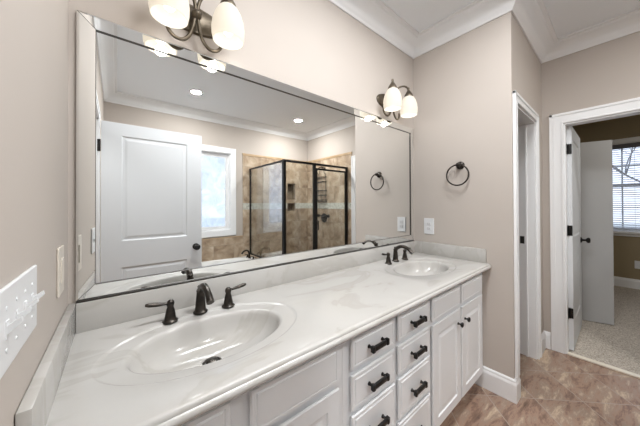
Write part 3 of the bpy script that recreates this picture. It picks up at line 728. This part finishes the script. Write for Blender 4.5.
# ------------------------------------------------------------------ mirror
MX0, MX1, MZ0, MZ1 = .020, 2.168, 1.006, 1.998; FWd = .050
mr = thing('wall_mirror', 'large rectangular wall mirror with mirrored edges hung above the countertop', 'mirror', ((MX0+MX1)/2, 0, MZ0))
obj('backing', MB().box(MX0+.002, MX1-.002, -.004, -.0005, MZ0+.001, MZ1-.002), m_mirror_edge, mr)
obj('gap_shadow', MB().box(MX0+.001, MX1-.001, -.0135, -.0005, 1.0005, 1.0055), m_mirror_edge, mr, label='dark strip as the shadow line under the mirror')  # dark strip stands in for the shadowed gap between mirror and backsplash
obj('glass', MB().box(MX0+.03, MX1-.03, -.0065, -.004, MZ0+.03, MZ1-.03), m_mirror, mr)
TI, TO = .0140, .0125    # strip face depth at inner and outer edge
def strip(po, pi):
    """po: outer edge end points (x,z), pi: inner edge end points"""
    mb = MB(); bm_ = mb.bm
    po = [Vector((p[0], p[1])) for p in po]; pi = [Vector((p[0], p[1])) for p in pi]
    bv = .13
    pm = [po[k].lerp(pi[k], bv) for k in range(2)]
    pn = [po[k].lerp(pi[k], .97) for k in range(2)]
    rows = [[(po, .0045)], [(po, TO-.0035)], [(pm, TO)], [(pn, TI)], [(pi, TI-.0015)], [(pi, .0045)]]
    R_ = []
    for r_ in rows:
        q, d = r_[0]; R_.append([bm_.verts.new((q[k].x, -d, q[k].y)) for k in range(2)])
    mi = [1, 0, 0, 1, 1]
    for i in range(5):
        f_ = bm_.faces.new((R_[i][0], R_[i][1], R_[i+1][1], R_[i+1][0])); f_.material_index = mi[i]
    for k in range(2):
        f_ = bm_.faces.new([r_[k] for r_ in R_]); f_.material_index = 1
    f_ = bm_.faces.new((R_[0][0], R_[5][0], R_[5][1], R_[0][1])); f_.material_index = 1
    return mb
o4 = [(MX0, MZ0), (MX1, MZ0), (MX1, MZ1), (MX0, MZ1)]; i4 = [(MX0+FWd, MZ0+FWd), (MX1-FWd, MZ0+FWd), (MX1-FWd, MZ1-FWd), (MX0+FWd, MZ1-FWd)]
for k in range(4):
    l = (k+1) % 4
    a, b = Vector(o4[k]), Vector(o4[l]); g_ = (b-a).normalized()*.0012
    obj('border_strip', strip((a+g_, b-g_), (Vector(i4[k])+g_, Vector(i4[l])-g_)), [m_mirror, m_mirror_edge], mr)

# ------------------------------------------------------------------ sconces
def sconce(cx, label):
    zc = 2.130; zs = zc+.048; SD = .125
    s = thing('wall_sconce', label, 'wall lamp', (cx, 0, zc), 'two-shade wall sconces')
    obj('backplate', MB().lathe([(0, .022), (.3, .021), (.72, .017), (.86, .012), (.93, .012), (1.0, .004), (1.0, 0), (0, 0)], (cx, 0, zc+.008), (0, -1, 0), 48, .135, .060), m_nickel, s, 50)
    obj('hub', MB().lathe([(0, 0), (.011, 0), (.011, .020), (.016, .024), (.020, .032), (.020, .046), (.012, .054), (.006, .060), (0, .061)], (cx, -.015, zc), (0, -1, 0), 20), m_nickel, s, 50)
    for d in (-1, 1):
        X = lambda v: cx+d*v
        pts = [(X(.104), -.040, zc-.066), (X(.102), -.042, zc-.094), (X(.080), -.046, zc-.120), (X(.048), -.048, zc-.120), (X(.022), -.048, zc-.085), (X(.007), -.052, zc-.025),
               (X(.004), -.055, zc+.02), (X(.014), -.062, zc+.065), (X(.042), -.082, zc+.112), (X(.078), -.108, zc+.122), (X(.102), -.122, zc+.108), (X(.108), -SD, zc+.088)]
        obj('arm', MB().tube(pts, [.0050]+[.0072]*11, 10, 5), m_nickel, s, 60)
        sc_ = (X(.108), -SD, zs)
        cap = obj('socket_cap', MB().lathe([(0, .066), (.006, .066), (.008, .058), (.006, .052), (.010, .042), (.016, .032), (.030, .008), (.034, -.004), (.034, -.010), (0, -.010)], sc_, n=28), m_nickel, s, 50)
        obj('shade', MB().lathe([(.028, -.004), (.040, -.016), (.053, -.040), (.0625, -.070), (.0665, -.100), (.0655, -.128), (.061, -.152), (.0585, -.152), (.063, -.128), (.064, -.100), (.060, -.070), (.0505, -.040), (.038, -.018), (.026, -.008)], sc_, n=40), m_shade, s, 60, label='frosted white glass shade')
        obj('bulb', MB().lathe([(0, -.035), (.011, -.036), (.012, -.06), (.019, -.082), (.022, -.100), (.018, -.118), (.008, -.128), (0, -.130)], sc_, n=24), m_bulb, s, 60)
        ld = bpy.data.lights.new('sconce_bulb_glow', 'POINT'); ld.energy = .33; ld.color = (1, .96, .90); ld.shadow_soft_size = .024
        lo = bpy.data.objects.new('sconce_bulb_glow', ld); COL.objects.link(lo); lo.parent = s
        lo.location = (d*.108, -SD, -.112)
    return s
s1 = sconce(.385, 'bronze two-shade wall sconce above the near sink, cut off by the top edge')
s2 = dup(s1, (1.795, 0, 2.130), 'bronze two-shade wall sconce above the far sink')

# ------------------------------------------------------------------ towel ring
tr = thing('towel_ring', 'round dark bronze towel ring on the beige end wall', 'towel ring', (L, -.388, 1.62))
obj('rosette', MB().lathe([(0, 0), (.030, 0), (.030, .006), (.024, .012), (.014, .016), (.012, .034), (.016, .040), (.016, .052), (.010, .058), (0, .060)], (L, -.392, 1.626), (-1, 0, 0), 28), m_bronze, tr, 50)
obj('ring', MB().tube([(L-.046, -.386+.079*math.sin(2*PI*k/48), 1.549+.079*math.cos(2*PI*k/48)) for k in range(48)], 0.0056, 10, closed=True), m_bronze, tr, 60)

# ------------------------------------------------------------------ wall plates
def plate_x(mb, x, s, yc, zc, w_, h_):
    mb.box(x, x+s*.006, yc-w_/2, yc+w_/2, zc-h_/2, zc+h_/2, .0025); return mb
ol = thing('outlet', 'white duplex outlet plate on the end wall beside the mirror', 'outlet', (L, -.138, 1.135))
obj('plate', plate_x(MB(), L, -1, -.138, 1.137, .086, .135), m_plate, ol)
for dz in (-.02, .02):
    r_ = obj('receptacle', MB().box(L-.0085, L-.005, -.138-.017, -.138+.017, 1.137+dz-.0145, 1.137+dz+.0145, .003), mat('plate_insert', (.62, .62, .63), .35), ol)
    obj('slots', MB().box(L-.0090, L-.0084, -.146, -.1445, 1.137+dz-.004, 1.137+dz+.006).box(L-.0090, L-.0084, -.1315, -.130, 1.137+dz-.004, 1.137+dz+.006), m_slot, r_)
ol = thing('outlet', 'ivory outlet plate on the left wall beside the mirror', 'outlet', (0, -.166, 1.145))
obj('plate', plate_x(MB(), .0, 1, -.166, 1.147, .080, .135), m_ivory, ol)
obj('receptacle', MB().box(.005, .009, -.183, -.149, 1.113, 1.181, .002), m_ivory, ol)
sw = thing('light_switch', 'white four-toggle light switch plate on the left wall at the photo edge', 'light switch', (0, -.557, 1.157))
obj('plate', plate_x(MB(), 0, 1, -.557, 1.157, .212, .120), m_plate, sw)
for k in range(4):
    yy = -.557+(1.5-k)*.046
    obj('toggle', MB().box(.0055, .0075, yy-.006, yy+.006, 1.157-.0125, 1.157+.0125).prism([(.006, yy-.0045, 1.150), (.006, yy-.0045, 1.162), (.020, yy-.0038, 1.172), (.0215, yy-.0038, 1.165)], (0, .0085, 0)), m_plate, sw)
    for dz in (-.03, .03):
        obj('screw', MB().lathe([(0, .0015), (.003, .001), (.0035, 0)], (.006, yy, 1.157+dz), (1, 0, 0), 12), m_plate, sw)
olb = obj('outlet', plate_x(MB(), BX, -1, -1.345, .375, .075, .12), m_plate, ori=(BX, -1.345, .375)); tag(olb, 'small white outlet plate low on the bedroom wall below the window', 'outlet')

# ------------------------------------------------------------------ blinds on the bedroom window
bl = thing('window_blinds', 'white slatted blinds with a dark headrail on the bedroom window', 'blinds', (BX, -1.317, .9))
obj('headrail', MB().box(BX-.005, BX+.035, BW_[0]+.015, BW_[1]-.015, 2.185, 2.256, .004), mat('blind_headrail', (.10, .10, .11), .5), bl, label='dark grey headrail')
mb = MB()
zz = 2.17
while zz > .93:
    c = BX+.018
    mb.prism([(c-.013, 0, zz-.0075), (c-.013, 0, zz-.0055), (c+.013, 0, zz+.0065), (c+.013, 0, zz+.0045)], (0, BW_[1]-BW_[0]-.05, 0), (0, BW_[0]+.025, 0))
    zz -= .034
o = obj('slats', mb, mat('blind_slat', (.75, .76, .78), .5), bl); o['kind'] = 'stuff'
mb = MB()
for yy in (-1.05, -1.32, -1.60): mb.tube([(BX+.018, yy, .93), (BX+.018, yy, 2.19)], .0015, 6)
obj('ladder_cord', mb, m_plate, bl)

# ------------------------------------------------------------------ outdoors
struct('ground', MB().box(-60, 80, -80, 60, -3.2, -3.0), mat('winter_lawn', (.62, .60, .52), 1))
m_bark = mat('bark', rough=.9); noise_col(m_bark, 12, (.11, .09, .08), (.22, .19, .17), 4)
def tree(x, y, h, seed, label):
    rnd = random.Random(seed); mb = MB()
    def grow(p, d, ln, r, lv):
        pts = [p]; rad = [r]; q = p.copy(); dd = d.copy()
        for i in range(4):
            dd = (dd+Vector((rnd.uniform(-.18, .18), rnd.uniform(-.18, .18), rnd.uniform(-.05, .12)))).normalized()
            q = q+dd*(ln/4); pts.append(q.copy()); rad.append(r*(1-.14*(i+1)))
        mb.tube(pts, rad, 6 if lv < 3 else 4)
        if lv < 5:
            for k in range(3 if lv else 5):
                t = rnd.uniform(.4, 1) if lv else rnd.uniform(.35, 1)
                i = min(int(t*4), 3); a = pts[i].lerp(pts[i+1], t*4-i)
                side = Vector((rnd.uniform(-1, 1), rnd.uniform(-1, 1), rnd.uniform(0, .8))).normalized()
                grow(a, (dd*.55+side*.75).normalized(), ln*rnd.uniform(.55, .75), r*.45, lv+1)
    grow(Vector((x, y, -3.0)), Vector((0, 0, 1)), h, h*.02, 0)
    o = obj('bare_tree', mb, m_bark, ori=(x, y, -3.0), smooth=60); tag(o, label, 'tree', 'bare winter trees')
tree(17.5, -3.6, 6.4, 3, 'bare winter tree outside the bedroom window')
tree(-.5, -17.0, 6.5, 11, 'bare winter tree outside the bath window')
